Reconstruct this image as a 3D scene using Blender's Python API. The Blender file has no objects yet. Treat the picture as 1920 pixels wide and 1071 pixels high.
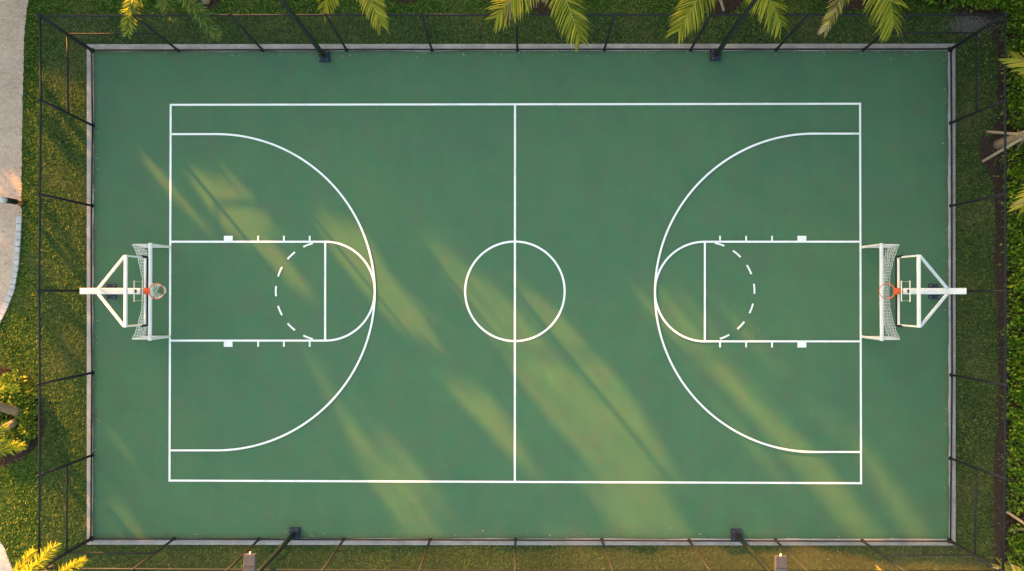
import bpy, math, random
import numpy as np
from mathutils import Vector, Matrix, Quaternion

random.seed(7)
rng = np.random.default_rng(11)
R = math.radians
sc = bpy.context.scene
COL = sc.collection

# ------------------------------------------------------------------ camera
F_PX, SCALE = 1340.0, 54.0            # focal length in photo pixels, photo pixels per metre on the ground
CAM_H = F_PX / SCALE
NADIR = (968.0, 548.0)                # photo pixel straight below the drone
_n = Vector(((NADIR[0] - 960) / F_PX, -(NADIR[1] - 535.5) / F_PX, -1)).normalized()
CAM_Q = _n.rotation_difference(Vector((0, 0, -1)))
CAM_M = CAM_Q.to_matrix()
cam_d = bpy.data.cameras.new('camera')
cam_d.sensor_width = 36.0
cam_d.lens = F_PX / 1920 * 36.0
cam_d.clip_start, cam_d.clip_end = 0.1, 800
cam = bpy.data.objects.new('camera', cam_d)
cam.location = (0, 0, CAM_H)
cam.rotation_mode = 'QUATERNION'
cam.rotation_quaternion = CAM_Q
COL.objects.link(cam)
sc.camera = cam

# ------------------------------------------------------------------ sun and sky
SUN_EL = 11.0
SUN_DIR = Vector((-0.63, 0.7766, 0.0))    # horizontal direction towards the sun
sun_d = bpy.data.lights.new('sun', 'SUN')
sun_d.energy = 4.9
sun_d.angle = R(0.8)
sun_d.color = (1.0, 0.42, 0.06)
sun = bpy.data.objects.new('sun', sun_d)
_d = Vector((-SUN_DIR.x * math.cos(R(SUN_EL)), -SUN_DIR.y * math.cos(R(SUN_EL)), -math.sin(R(SUN_EL))))
sun.rotation_mode = 'QUATERNION'
sun.rotation_quaternion = _d.to_track_quat('-Z', 'Y')
sun.location = (-30, 40, 30)
COL.objects.link(sun)

world = bpy.data.worlds.new("World")
sc.world = world
world.use_nodes = True
wn = world.node_tree
wn.nodes.clear()
w_out = wn.nodes.new('ShaderNodeOutputWorld')
w_bg = wn.nodes.new('ShaderNodeBackground')
w_sky = wn.nodes.new('ShaderNodeTexSky')
w_sky.sky_type = 'NISHITA'
w_sky.sun_disc = False
w_sky.sun_elevation = R(SUN_EL)
w_sky.sun_rotation = math.atan2(SUN_DIR.x, SUN_DIR.y)
w_sky.air_density, w_sky.dust_density, w_sky.ozone_density = 1.0, 2.0, 0.6
w_mix = wn.nodes.new('ShaderNodeMix')
w_mix.data_type = 'RGBA'
w_mix.blend_type = 'MULTIPLY'
w_mix.inputs[0].default_value = 1.0
w_mix.inputs[7].default_value = (1.12, 1.0, 0.80, 1)
w_bg.inputs['Strength'].default_value = 0.14
wn.links.new(w_sky.outputs[0], w_mix.inputs[6])
wn.links.new(w_mix.outputs[2], w_bg.inputs['Color'])
wn.links.new(w_bg.outputs[0], w_out.inputs['Surface'])

sc.view_settings.view_transform = 'Standard'
sc.view_settings.look = 'None'
sc.view_settings.gamma = 1.0
sc.view_settings.exposure = 2.42
sc.render.engine = 'CYCLES'
sc.cycles.use_denoising = True
sc.cycles.max_bounces = 8
sc.cycles.transparent_max_bounces = 16

# ------------------------------------------------------------------ helpers
def P(px, py, z=0.0):
    """world point at height z seen at this pixel of the photograph"""
    d = CAM_M @ Vector(((px - 960) / F_PX, -(py - 535.5) / F_PX, -1))
    t = (z - CAM_H) / d.z
    return Vector((d.x * t, d.y * t, z))

_MI = np.array(CAM_M.transposed())
def to_px(xyz):
    """numpy (n,3) world points -> (n,2) photo pixels"""
    v = (xyz - np.array([0, 0, CAM_H])) @ _MI.T
    return np.stack([960 + F_PX * v[:, 0] / -v[:, 2], 535.5 - F_PX * v[:, 1] / -v[:, 2]], 1)

def in_poly(pts, poly):
    x, y = pts[:, 0], pts[:, 1]
    inside = np.zeros(len(pts), bool)
    n = len(poly)
    for i in range(n):
        x0, y0 = poly[i]
        x1, y1 = poly[(i + 1) % n]
        if y0 == y1:
            continue
        c = ((y0 > y) != (y1 > y)) & (x < (x1 - x0) * (y - y0) / (y1 - y0) + x0)
        inside ^= c
    return inside

def tag(o, label=None, cat=None, group=None, kind=None):
    if label: o['label'] = label
    if cat: o['category'] = cat
    if group: o['group'] = group
    if kind: o['kind'] = kind
    return o

def empty(name, loc, label, cat, group=None):
    o = bpy.data.objects.new(name, None)
    o.empty_display_size = 0.2
    o.location = loc
    COL.objects.link(o)
    return tag(o, label, cat, group)

def link_mesh(name, verts, faces, mat, parent=None, smooth=False):
    me = bpy.data.meshes.new(name)
    me.from_pydata([tuple(v) for v in verts], [], faces)
    me.materials.append(mat)
    if smooth:
        me.polygons.foreach_set('use_smooth', [True] * len(me.polygons))
    me.update()
    o = bpy.data.objects.new(name, me)
    COL.objects.link(o)
    if parent is not None:
        o.parent = parent
    return o

class MB:
    """collects shapes in world coordinates; build() links ONE mesh object"""
    def __init__(self):
        self.v, self.f = [], []
    def add(self, vs, fs):
        b = len(self.v)
        self.v += [Vector(v) for v in vs]
        self.f += [tuple(b + i for i in f) for f in fs]
    def frame(self, a, b, up=Vector((0, 0, 1))):
        d = (b - a).normalized()
        if abs(d.dot(up)) > 0.98:
            up = Vector((0, 1, 0))
        s = d.cross(up).normalized()
        return d, s, s.cross(d).normalized()
    def beam(self, a, b, w, h, w2=None, h2=None, bev=0.12):
        """rectangular bar with chamfered long edges"""
        a, b = Vector(a), Vector(b)
        d, s, u = self.frame(a, b)
        w2 = w if w2 is None else w2
        h2 = h if h2 is None else h2
        ring = []
        for (p, ww, hh) in ((a, w, h), (b, w2, h2)):
            c = bev * min(ww, hh)
            for (x, y) in ((-ww/2 + c, -hh/2), (ww/2 - c, -hh/2), (ww/2, -hh/2 + c), (ww/2, hh/2 - c),
                           (ww/2 - c, hh/2), (-ww/2 + c, hh/2), (-ww/2, hh/2 - c), (-ww/2, -hh/2 + c)):
                ring.append(p + s * x + u * y)
        fs = [(i, (i + 1) % 8, 8 + (i + 1) % 8, 8 + i) for i in range(8)]
        fs += [tuple(reversed(range(8))), tuple(range(8, 16))]
        self.add(ring, fs)
    def box(self, c, sx, sy, sz, bev=0.0):
        c = Vector(c)
        self.beam(c - Vector((sx/2, 0, 0)), c + Vector((sx/2, 0, 0)), sy, sz, bev=bev or 0.05)
    def tube(self, pts, rad, n=8, closed=False, caps=True):
        pts = [Vector(p) for p in pts]
        m = len(pts)
        rads = rad if isinstance(rad, (list, tuple)) else [rad] * m
        vs, fs = [], []
        ref = None
        for i, p in enumerate(pts):
            if closed:
                d = pts[(i + 1) % m] - pts[i - 1]
            else:
                d = pts[min(i + 1, m - 1)] - pts[max(i - 1, 0)]
            d.normalize()
            if ref is None:
                ref = Vector((0, 0, 1)) if abs(d.z) < 0.9 else Vector((0, 1, 0))
            s = d.cross(ref).normalized()
            ref = s.cross(d).normalized()
            for k in range(n):
                a = 2 * math.pi * k / n
                vs.append(p + (s * math.cos(a) + ref * math.sin(a)) * rads[i])
        seg = m if closed else m - 1
        for i in range(seg):
            for k in range(n):
                j = (i + 1) % m
                fs.append((i*n + k, i*n + (k+1) % n, j*n + (k+1) % n, j*n + k))
        if caps and not closed:
            fs.append(tuple(reversed(range(n))))
            fs.append(tuple((m-1)*n + k for k in range(n)))
        self.add(vs, fs)
    def prism(self, poly, z0, z1):
        """upright prism over a polygon of (x,y)"""
        n = len(poly)
        vs = [(p[0], p[1], z0) for p in poly] + [(p[0], p[1], z1) for p in poly]
        fs = [(i, (i+1) % n, n + (i+1) % n, n + i) for i in range(n)]
        fs += [tuple(range(n, 2*n)), tuple(reversed(range(n)))]
        self.add(vs, fs)
    def sheet(self, poly, z):
        self.add([(p[0], p[1], z) for p in poly], [tuple(range(len(poly)))])
    def build(self, name, mat, parent=None, smooth=False):
        off = parent_world(parent)
        return link_mesh(name, [v - off for v in self.v], self.f, mat, parent, smooth)

def parent_world(p):
    off = Vector((0, 0, 0))
    while p is not None:
        off = off + p.location
        p = p.parent
    return off

def scatter(name, tv, tf, pos, rot, scale, mat, parent=None):
    """many copies of a small template as ONE mesh (leaves, blades, chips)"""
    tv = np.asarray(tv, float)
    n, k = len(pos), len(tv)
    sc3 = np.asarray(scale, float)
    if sc3.ndim == 1:
        sc3 = np.repeat(sc3[:, None], 3, 1)
    v = np.einsum('nij,nkj->nki', rot, tv[None] * sc3[:, None, :]) + np.asarray(pos)[:, None, :]
    off = parent_world(parent)
    v = (v - np.array(off)).reshape(-1, 3)
    loops, starts, tot = [], [], 0
    sizes = [len(f) for f in tf]
    flat = np.concatenate([np.array(f) for f in tf])
    per = len(flat)
    allidx = (flat[None] + (np.arange(n) * k)[:, None]).ravel()
    st = np.concatenate([[0], np.cumsum(sizes)[:-1]])
    starts = (st[None] + (np.arange(n) * per)[:, None]).ravel()
    me = bpy.data.meshes.new(name)
    me.vertices.add(len(v))
    me.vertices.foreach_set('co', v.ravel())
    me.loops.add(len(allidx))
    me.loops.foreach_set('vertex_index', allidx.astype(np.int32))
    me.polygons.add(len(starts))
    me.polygons.foreach_set('loop_start', starts.astype(np.int32))
    # one random number per copy, for leaf-to-leaf variety of colour
    at = me.attributes.new('vary', 'FLOAT', 'POINT')
    at.data.foreach_set('value', np.repeat(rng.random(n), k).astype(np.float32))
    me.materials.append(mat)
    me.update(calc_edges=True)
    me.validate()
    o = bpy.data.objects.new(name, me)
    COL.objects.link(o)
    if parent is not None:
        o.parent = parent
    return o

def rot_dir(d, roll):
    """rotation matrices whose x axis is d (n,3) and rolled by roll (n,)"""
    d = d / np.linalg.norm(d, axis=1, keepdims=True)
    up = np.tile([0, 0, 1.0], (len(d), 1))
    up[np.abs(d[:, 2]) > 0.97] = [0, 1.0, 0]
    s = np.cross(up, d)
    s /= np.linalg.norm(s, axis=1, keepdims=True)
    u = np.cross(d, s)
    c, sn = np.cos(roll)[:, None], np.sin(roll)[:, None]
    s2, u2 = s * c + u * sn, -s * sn + u * c
    return np.stack([d, s2, u2], 2)

# ------------------------------------------------------------------ materials
def new_mat(name):
    m = bpy.data.materials.new(name)
    m.use_nodes = True
    nt = m.node_tree
    nt.nodes.clear()
    out = nt.nodes.new('ShaderNodeOutputMaterial')
    return m, nt, out

def N(nt, t, **kw):
    n = nt.nodes.new(t)
    for k, v in kw.items():
        setattr(n, k, v)
    return n

def noise(nt, vec, scale, detail=4, rough=0.6, stretch=None):
    if stretch:
        mp = N(nt, 'ShaderNodeMapping')
        mp.inputs['Scale'].default_value = stretch
        nt.links.new(vec, mp.inputs['Vector'])
        vec = mp.outputs[0]
    n = N(nt, 'ShaderNodeTexNoise')
    n.inputs['Scale'].default_value = scale
    n.inputs['Detail'].default_value = detail
    n.inputs['Roughness'].default_value = rough
    nt.links.new(vec, n.inputs['Vector'])
    return n.outputs['Fac']

def ramp(nt, fac, stops):
    r = N(nt, 'ShaderNodeValToRGB')
    els = r.color_ramp.elements
    while len(els) < len(stops):
        els.new(0.5)
    for e, (p, c) in zip(els, stops):
        e.position = p
        e.color = (*c, 1) if len(c) == 3 else c
    nt.links.new(fac, r.inputs[0])
    return r.outputs[0]

def mixc(nt, fac, a, b, mode='MIX'):
    m = N(nt, 'ShaderNodeMix', data_type='RGBA', blend_type=mode)
    for sock, val in ((m.inputs[0], fac), (m.inputs[6], a), (m.inputs[7], b)):
        if isinstance(val, bpy.types.NodeSocket):
            nt.links.new(val, sock)
        elif isinstance(val, (int, float)):
            sock.default_value = val
        else:
            sock.default_value = (*val, 1)
    return m.outputs[2]

def math_n(nt, op, a, b=None, c=None):
    m = N(nt, 'ShaderNodeMath', operation=op)
    for i, val in enumerate((a, b, c)):
        if val is None: continue
        if isinstance(val, bpy.types.NodeSocket):
            nt.links.new(val, m.inputs[i])
        else:
            m.inputs[i].default_value = val
    return m.outputs[0]

def coords(nt):
    return N(nt, 'ShaderNodeTexCoord').outputs['Object']

def finish(nt, out, color, rough=0.6, bump=None, bump_s=0.3, bump_d=0.01, spec=0.3, metal=0.0):
    b = N(nt, 'ShaderNodeBsdfPrincipled')
    if isinstance(color, bpy.types.NodeSocket):
        nt.links.new(color, b.inputs['Base Color'])
    else:
        b.inputs['Base Color'].default_value = (*color, 1)
    if isinstance(rough, bpy.types.NodeSocket):
        nt.links.new(rough, b.inputs['Roughness'])
    else:
        b.inputs['Roughness'].default_value = rough
    b.inputs['Specular IOR Level'].default_value = spec
    b.inputs['Metallic'].default_value = metal
    if bump is not None:
        bp = N(nt, 'ShaderNodeBump')
        bp.inputs['Strength'].default_value = bump_s
        bp.inputs['Distance'].default_value = bump_d
        nt.links.new(bump, bp.inputs['Height'])
        nt.links.new(bp.outputs[0], b.inputs['Normal'])
    nt.links.new(b.outputs[0], out.inputs['Surface'])
    return b

def simple(name, c0, c1, scale=6, rough=0.5, spec=0.3, metal=0.0, bump_s=0.15, bump_d=0.004, detail=5):
    m, nt, out = new_mat(name)
    co = coords(nt)
    f = noise(nt, co, scale, detail)
    col = ramp(nt, f, [(0.3, c0), (0.7, c1)])
    finish(nt, out, col, rough, f, bump_s, bump_d, spec, metal)
    return m

def leafmat(name, stops, transl=0.35, rough=0.5, nscale=1.5, spec=0.25):
    """leaf: colour varies from leaf to leaf, thin enough to let light through"""
    m, nt, out = new_mat(name)
    a = N(nt, 'ShaderNodeAttribute', attribute_name='vary')
    nz = noise(nt, coords(nt), nscale, 3)
    f = math_n(nt, 'ADD', math_n(nt, 'MULTIPLY', a.outputs['Fac'], 0.65), math_n(nt, 'MULTIPLY', nz, 0.35))
    col = ramp(nt, f, stops)
    b = N(nt, 'ShaderNodeBsdfPrincipled')
    nt.links.new(col, b.inputs['Base Color'])
    b.inputs['Roughness'].default_value = rough
    b.inputs['Specular IOR Level'].default_value = spec
    t = N(nt, 'ShaderNodeBsdfTranslucent')
    nt.links.new(col, t.inputs['Color'])
    mx = N(nt, 'ShaderNodeMixShader')
    mx.inputs[0].default_value = transl
    nt.links.new(b.outputs[0], mx.inputs[1])
    nt.links.new(t.outputs[0], mx.inputs[2])
    nt.links.new(mx.outputs[0], out.inputs['Surface'])
    return m

# lawn soil and thatch under the blades
def mk_lawn():
    m, nt, out = new_mat('lawn_turf')
    co = coords(nt)
    big = noise(nt, co, 0.55, 4, 0.6)
    mid = noise(nt, co, 3.0, 5, 0.65)
    fine = noise(nt, co, 8.5, 8, 0.85)
    a = ramp(nt, big, [(0.36, (0.024, 0.060, 0.013)), (0.52, (0.040, 0.078, 0.019)), (0.66, (0.076, 0.092, 0.033))])
    b = ramp(nt, mid, [(0.3, (0.7, 0.78, 0.7)), (0.7, (1.35, 1.22, 1.15))])
    c = ramp(nt, fine, [(0.36, (0.22, 0.27, 0.22)), (0.5, (0.8, 0.85, 0.8)), (0.66, (2.0, 1.8, 1.7))])
    col = mixc(nt, 1.0, mixc(nt, 1.0, a, b, 'MULTIPLY'), c, 'MULTIPLY')
    finish(nt, out, col, 0.95, fine, 0.9, 0.03, 0.05)
    return m

def mk_blade():
    m, nt, out = new_mat('grass_blade')
    a = N(nt, 'ShaderNodeAttribute', attribute_name='vary')
    co = coords(nt)
    big = noise(nt, co, 0.6, 4, 0.65)
    tuft = noise(nt, co, 7.0, 5, 0.8)
    f = math_n(nt, 'ADD', math_n(nt, 'MULTIPLY', a.outputs['Fac'], 0.30), math_n(nt, 'ADD', math_n(nt, 'MULTIPLY', big, 0.34), math_n(nt, 'MULTIPLY', tuft, 0.62)))
    col = ramp(nt, f, [(0.40, (0.012, 0.036, 0.006)), (0.50, (0.046, 0.108, 0.013)), (0.60, (0.100, 0.185, 0.018)), (0.72, (0.200, 0.250, 0.036)), (0.90, (0.32, 0.31, 0.13))])
    b = N(nt, 'ShaderNodeBsdfPrincipled')
    nt.links.new(col, b.inputs['Base Color'])
    b.inputs['Roughness'].default_value = 0.6
    b.inputs['Specular IOR Level'].default_value = 0.15
    t = N(nt, 'ShaderNodeBsdfTranslucent')
    nt.links.new(col, t.inputs['Color'])
    mx = N(nt, 'ShaderNodeMixShader')
    mx.inputs[0].default_value = 0.3
    nt.links.new(b.outputs[0], mx.inputs[1])
    nt.links.new(t.outputs[0], mx.inputs[2])
    nt.links.new(mx.outputs[0], out.inputs['Surface'])
    return m

def mk_court():
    m, nt, out = new_mat('court_acrylic')
    co = coords(nt)
    big = noise(nt, co, 0.16, 3, 0.5)
    mid = noise(nt, co, 0.9, 5, 0.6)
    roll = noise(nt, co, 1.0, 4, 0.6, stretch=(2.6, 0.10, 1))     # squeegee passes run across the court
    roll2 = noise(nt, co, 1.0, 4, 0.6, stretch=(0.12, 2.2, 1))
    fine = noise(nt, co, 90, 4, 0.7)
    base = ramp(nt, big, [(0.3, (0.056, 0.148, 0.084)), (0.7, (0.070, 0.165, 0.083))])
    v1 = ramp(nt, mid, [(0.25, (0.90, 0.90, 0.92)), (0.75, (1.10, 1.08, 1.06))])
    v2 = ramp(nt, roll, [(0.3, (0.97, 0.972, 0.975)), (0.7, (1.03, 1.025, 1.02))])
    v3 = ramp(nt, roll2, [(0.3, (0.985, 0.988, 0.99)), (0.7, (1.015, 1.012, 1.01))])
    v4 = ramp(nt, fine, [(0.3, (0.93, 0.93, 0.93)), (0.7, (1.07, 1.07, 1.07))])
    col = base
    for v in (v1, v2, v3, v4):
        col = mixc(nt, 1.0, col, v, 'MULTIPLY')
    mot = noise(nt, co, 1.25, 7, 0.72)
    mo = ramp(nt, mot, [(0.44, (0, 0, 0)), (0.64, (0.48, 0.48, 0.48))])
    col = mixc(nt, mo, col, (0.098, 0.132, 0.088))
    drk = noise(nt, co, 2.1, 8, 0.75, stretch=(1.3, 0.8, 1))
    dk = ramp(nt, drk, [(0.60, (0, 0, 0)), (0.72, (0.30, 0.30, 0.30))])
    col = mixc(nt, dk, col, (0.045, 0.090, 0.062))
    # pale scuffs
    sn = noise(nt, co, 0.55, 8, 0.75, stretch=(1.0, 1.6, 1))
    scuff = ramp(nt, sn, [(0.63, (0, 0, 0)), (0.73, (0.34, 0.34, 0.34))])
    col = mixc(nt, scuff, col, (0.17, 0.20, 0.16))
    # specks of dropped grit and leaf
    vo = N(nt, 'ShaderNodeTexVoronoi')
    vo.inputs['Scale'].default_value = 1.3
    nt.links.new(co, vo.inputs['Vector'])
    sp = math_n(nt, 'LESS_THAN', vo.outputs['Distance'], 0.024)
    vsel = N(nt, 'ShaderNodeSeparateColor')
    nt.links.new(vo.outputs['Color'], vsel.inputs[0])
    sp = math_n(nt, 'MULTIPLY', sp, math_n(nt, 'GREATER_THAN', vsel.outputs[0], 0.80))
    col = mixc(nt, math_n(nt, 'MULTIPLY', sp, 0.6), col, (0.30, 0.30, 0.24))
    # grime gathered along the four edges
    sx = N(nt, 'ShaderNodeSeparateXYZ')
    nt.links.new(co, sx.inputs[0])
    cx, cy = math_n(nt, 'SUBTRACT', sx.outputs[0], COURT_C[0]), math_n(nt, 'SUBTRACT', sx.outputs[1], COURT_C[1])
    dx = math_n(nt, 'SUBTRACT', COURT_C[2], math_n(nt, 'ABSOLUTE', cx))
    dy = math_n(nt, 'SUBTRACT', COURT_C[3], math_n(nt, 'ABSOLUTE', cy))
    dd = math_n(nt, 'MINIMUM', dx, dy)
    dn = math_n(nt, 'MULTIPLY', noise(nt, co, 2.2, 6, 0.7), 0.42)
    edge = math_n(nt, 'SUBTRACT', dn, dd)
    eg = ramp(nt, edge, [(0.02, (0, 0, 0)), (0.20, (0.55, 0.55, 0.55))])
    col = mixc(nt, eg, col, (0.060, 0.085, 0.055))
    rg = math_n(nt, 'ADD', math_n(nt, 'MULTIPLY', mid, 0.2), 0.66)
    finish(nt, out, col, rg, fine, 0.25, 0.003, 0.25)
    return m

def mk_white_line():
    m, nt, out = new_mat('line_paint')
    co = coords(nt)
    f = noise(nt, co, 2.0, 6, 0.7)
    g = noise(nt, co, 60, 4, 0.7)
    col = ramp(nt, f, [(0.28, (0.70, 0.74, 0.76)), (0.45, (0.84, 0.86, 0.88)), (0.6, (0.90, 0.92, 0.94))])
    col = mixc(nt, 1.0, col, ramp(nt, g, [(0.25, (0.9, 0.9, 0.9)), (0.6, (1.03, 1.03, 1.03))]), 'MULTIPLY')
    w_ = noise(nt, co, 6.5, 8, 0.8)
    col = mixc(nt, ramp(nt, w_, [(0.60, (0, 0, 0)), (0.72, (0.35, 0.35, 0.35))]), col, (0.30, 0.38, 0.33))
    finish(nt, out, col, 0.7, g, 0.2, 0.002, 0.25)
    return m

def mk_kerb():
    m, nt, out = new_mat('kerb_concrete')
    co = coords(nt)
    f = noise(nt, co, 1.6, 6, 0.7)
    g = noise(nt, co, 45, 5, 0.8)
    col = ramp(nt, f, [(0.3, (0.36, 0.33, 0.34)), (0.7, (0.62, 0.585, 0.60))])
    col = mixc(nt, 1.0, col, ramp(nt, g, [(0.3, (0.55, 0.55, 0.55)), (0.55, (1.08, 1.07, 1.06))]), 'MULTIPLY')
    finish(nt, out, col, 0.9, g, 0.6, 0.01, 0.2)
    return m

def mk_path():
    m, nt, out = new_mat('path_paving')
    co = coords(nt)
    br = N(nt, 'ShaderNodeTexBrick')
    br.inputs['Scale'].default_value = 1.0
    br.inputs['Brick Width'].default_value = 0.16
    br.inputs['Row Height'].default_value = 0.085
    br.inputs['Mortar Size'].default_value = 0.005
    br.inputs['Color1'].default_value = (0.50, 0.39, 0.32, 1)
    br.inputs['Color2'].default_value = (0.56, 0.45, 0.375, 1)
    br.inputs['Mortar'].default_value = (0.42, 0.33, 0.28, 1)
    wn_ = N(nt, 'ShaderNodeTexNoise')
    wn_.inputs['Scale'].default_value = 3.0
    nt.links.new(co, wn_.inputs['Vector'])
    wob = mixc(nt, 0.10, co, wn_.outputs['Color'], 'ADD')
    nt.links.new(wob, br.inputs['Vector'])
    f = noise(nt, co, 0.9, 6, 0.7)
    g = noise(nt, co, 8, 8, 0.85)
    col = mixc(nt, 1.0, br.outputs['Color'], ramp(nt, f, [(0.3, (0.82, 0.80, 0.80)), (0.7, (1.15, 1.14, 1.12))]), 'MULTIPLY')
    col = mixc(nt, 1.0, col, ramp(nt, g, [(0.34, (0.50, 0.47, 0.45)), (0.44, (0.92, 0.91, 0.90)), (0.7, (1.18, 1.17, 1.16))]), 'MULTIPLY')
    h = math_n(nt, 'ADD', math_n(nt, 'MULTIPLY', br.outputs['Fac'], -0.5), g)
    finish(nt, out, col, 0.9, h, 0.5, 0.012, 0.2)
    return m

# ------------------------------------------------------------------ where the court lies
_c = [P(177, 97), P(1776.5, 96), P(1778, 1010), P(175, 1008.5)]
COURT_C = ((_c[0].x + _c[1].x) / 2, (_c[0].y + _c[3].y) / 2, (_c[1].x - _c[0].x) / 2, (_c[0].y - _c[3].y) / 2)

M = dict(
    lawn=mk_lawn(), blade=mk_blade(), court=mk_court(), line=mk_white_line(), kerb=mk_kerb(), path=mk_path(),
    black=simple('black_coated_steel', (0.006, 0.009, 0.014), (0.014, 0.018, 0.026), 14, 0.55, 0.25),
    wire=simple('black_coated_wire', (0.008, 0.009, 0.012), (0.020, 0.021, 0.024), 8, 0.5, 0.35),
    polebl=simple('black_pole_paint', (0.007, 0.012, 0.012), (0.018, 0.024, 0.023), 9, 0.45, 0.35),
    white=simple('white_powder_coat', (0.58, 0.60, 0.64), (0.68, 0.69, 0.71), 4, 0.45, 0.3),
    cream=simple('yellowed_white_paint', (0.68, 0.66, 0.58), (0.80, 0.78, 0.70), 5, 0.45, 0.35),
    pad=simple('black_rubber_pad', (0.010, 0.010, 0.012), (0.025, 0.025, 0.028), 20, 0.7, 0.25),
    orange=simple('orange_rim_paint', (0.62, 0.085, 0.025), (0.80, 0.14, 0.045), 9, 0.4, 0.4),
    netw=simple('white_net_cord', (0.60, 0.60, 0.57), (0.80, 0.80, 0.77), 12, 0.85, 0.1),
    rubber=simple('navy_base_plate', (0.016, 0.022, 0.045), (0.035, 0.045, 0.075), 12, 0.6, 0.3),
    grey=simple('grey_lamp_housing', (0.048, 0.049, 0.060), (0.070, 0.070, 0.082), 10, 0.5, 0.35),
    dgrey=simple('dark_lamp_lens', (0.05, 0.05, 0.06), (0.08, 0.08, 0.09), 10, 0.3, 0.5),
    bolt=simple('galvanised_bolt', (0.35, 0.36, 0.37), (0.5, 0.5, 0.5), 30, 0.35, 0.5, 0.8),
    brass=simple('brass_collar', (0.42, 0.24, 0.07), (0.60, 0.36, 0.12), 14, 0.4, 0.5, 0.6),
    mulch=simple('bark_mulch_bed', (0.022, 0.013, 0.010), (0.075, 0.050, 0.040), 26, 0.95, 0.05, bump_s=1.0, bump_d=0.04),
    gravel=simple('pale_gravel_soil', (0.10, 0.085, 0.08), (0.22, 0.20, 0.195), 12, 0.95, 0.05, bump_s=1.0, bump_d=0.03),
    concrete=simple('grey_concrete', (0.36, 0.35, 0.36), (0.50, 0.49, 0.50), 7, 0.9, 0.2, bump_s=0.3),
    stone=simple('bluish_edging_stone', (0.36, 0.37, 0.41), (0.56, 0.56, 0.60), 6, 0.9, 0.2, bump_s=0.4, bump_d=0.01),
    timber=simple('weathered_timber', (0.30, 0.22, 0.15), (0.46, 0.37, 0.29), 12, 0.85, 0.15, bump_s=0.5),
    trunk=simple('palm_trunk_bark', (0.17, 0.12, 0.08), (0.38, 0.29, 0.21), 16, 0.9, 0.1, bump_s=0.8, bump_d=0.02),
    bark=simple('tree_bark', (0.06, 0.045, 0.03), (0.15, 0.11, 0.08), 9, 0.95, 0.1, bump_s=0.9, bump_d=0.03),
    rachis=simple('frond_rib', (0.22, 0.23, 0.05), (0.36, 0.33, 0.09), 5, 0.5, 0.3),
    coco=leafmat('coconut_leaflet', [(0.15, (0.15, 0.22, 0.018)), (0.5, (0.34, 0.37, 0.028)), (0.85, (0.60, 0.52, 0.06))], 0.5),
    gold=leafmat('sunlit_gold_leaflet', [(0.15, (0.27, 0.31, 0.03)), (0.5, (0.48, 0.45, 0.045)), (0.85, (0.66, 0.56, 0.10))], 0.5),  # golden leaf tone, partly low sunlight painted into the colour
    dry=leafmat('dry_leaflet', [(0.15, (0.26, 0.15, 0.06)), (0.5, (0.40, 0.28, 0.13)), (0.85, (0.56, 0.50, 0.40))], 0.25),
    fox=leafmat('foxtail_leaflet', [(0.15, (0.055, 0.115, 0.030)), (0.5, (0.11, 0.18, 0.045)), (0.85, (0.22, 0.26, 0.06))], 0.35),
    fox_sunlit=leafmat('sunlit_foxtail_leaflet', [(0.15, (0.30, 0.38, 0.03)), (0.5, (0.56, 0.56, 0.04)), (0.85, (0.70, 0.62, 0.07))], 0.55),  # bright yellow copy of the foxtail leaf, sunlight painted into its colour
    hedge=leafmat('hedge_leaf', [(0.15, (0.022, 0.075, 0.008)), (0.45, (0.090, 0.20, 0.012)), (0.7, (0.20, 0.34, 0.018)), (0.92, (0.40, 0.45, 0.03))], 0.3, 0.4),
    shrub=leafmat('shrub_leaf', [(0.15, (0.055, 0.13, 0.016)), (0.5, (0.16, 0.26, 0.028)), (0.85, (0.32, 0.36, 0.045))], 0.35, 0.4),
    tree=leafmat('tree_leaf', [(0.15, (0.03, 0.06, 0.015)), (0.85, (0.08, 0.12, 0.03))], 0.08),
    chip=leafmat('bark_chip', [(0.1, (0.025, 0.015, 0.012)), (0.6, (0.085, 0.055, 0.042)), (0.9, (0.20, 0.15, 0.12))], 0.0, 0.9),
    litter=leafmat('fallen_leaf', [(0.1, (0.20, 0.15, 0.07)), (0.6, (0.36, 0.30, 0.16)), (0.95, (0.60, 0.55, 0.45))], 0.1, 0.8),
)

def mk_glass():
    m, nt, out = new_mat('backboard_glass')
    t = N(nt, 'ShaderNodeBsdfTransparent')
    t.inputs[0].default_value = (0.93, 0.96, 0.95, 1)
    g = N(nt, 'ShaderNodeBsdfGlossy')
    g.inputs['Roughness'].default_value = 0.06
    nz = noise(nt, coords(nt), 3.0, 4)
    fac = math_n(nt, 'ADD', math_n(nt, 'MULTIPLY', nz, 0.03), 0.02)
    mx = N(nt, 'ShaderNodeMixShader')
    nt.links.new(fac, mx.inputs[0])
    nt.links.new(t.outputs[0], mx.inputs[1])
    nt.links.new(g.outputs[0], mx.inputs[2])
    nt.links.new(mx.outputs[0], out.inputs['Surface'])
    return m
M['glass'] = mk_glass()

# ------------------------------------------------------------------ setting: ground, court, kerb, path
mb = MB()
mb.sheet([(-200, -200), (200, -200), (200, 200), (-200, 200)], -0.02)
tag(mb.build('ground', M['lawn']), kind='structure')

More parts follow.
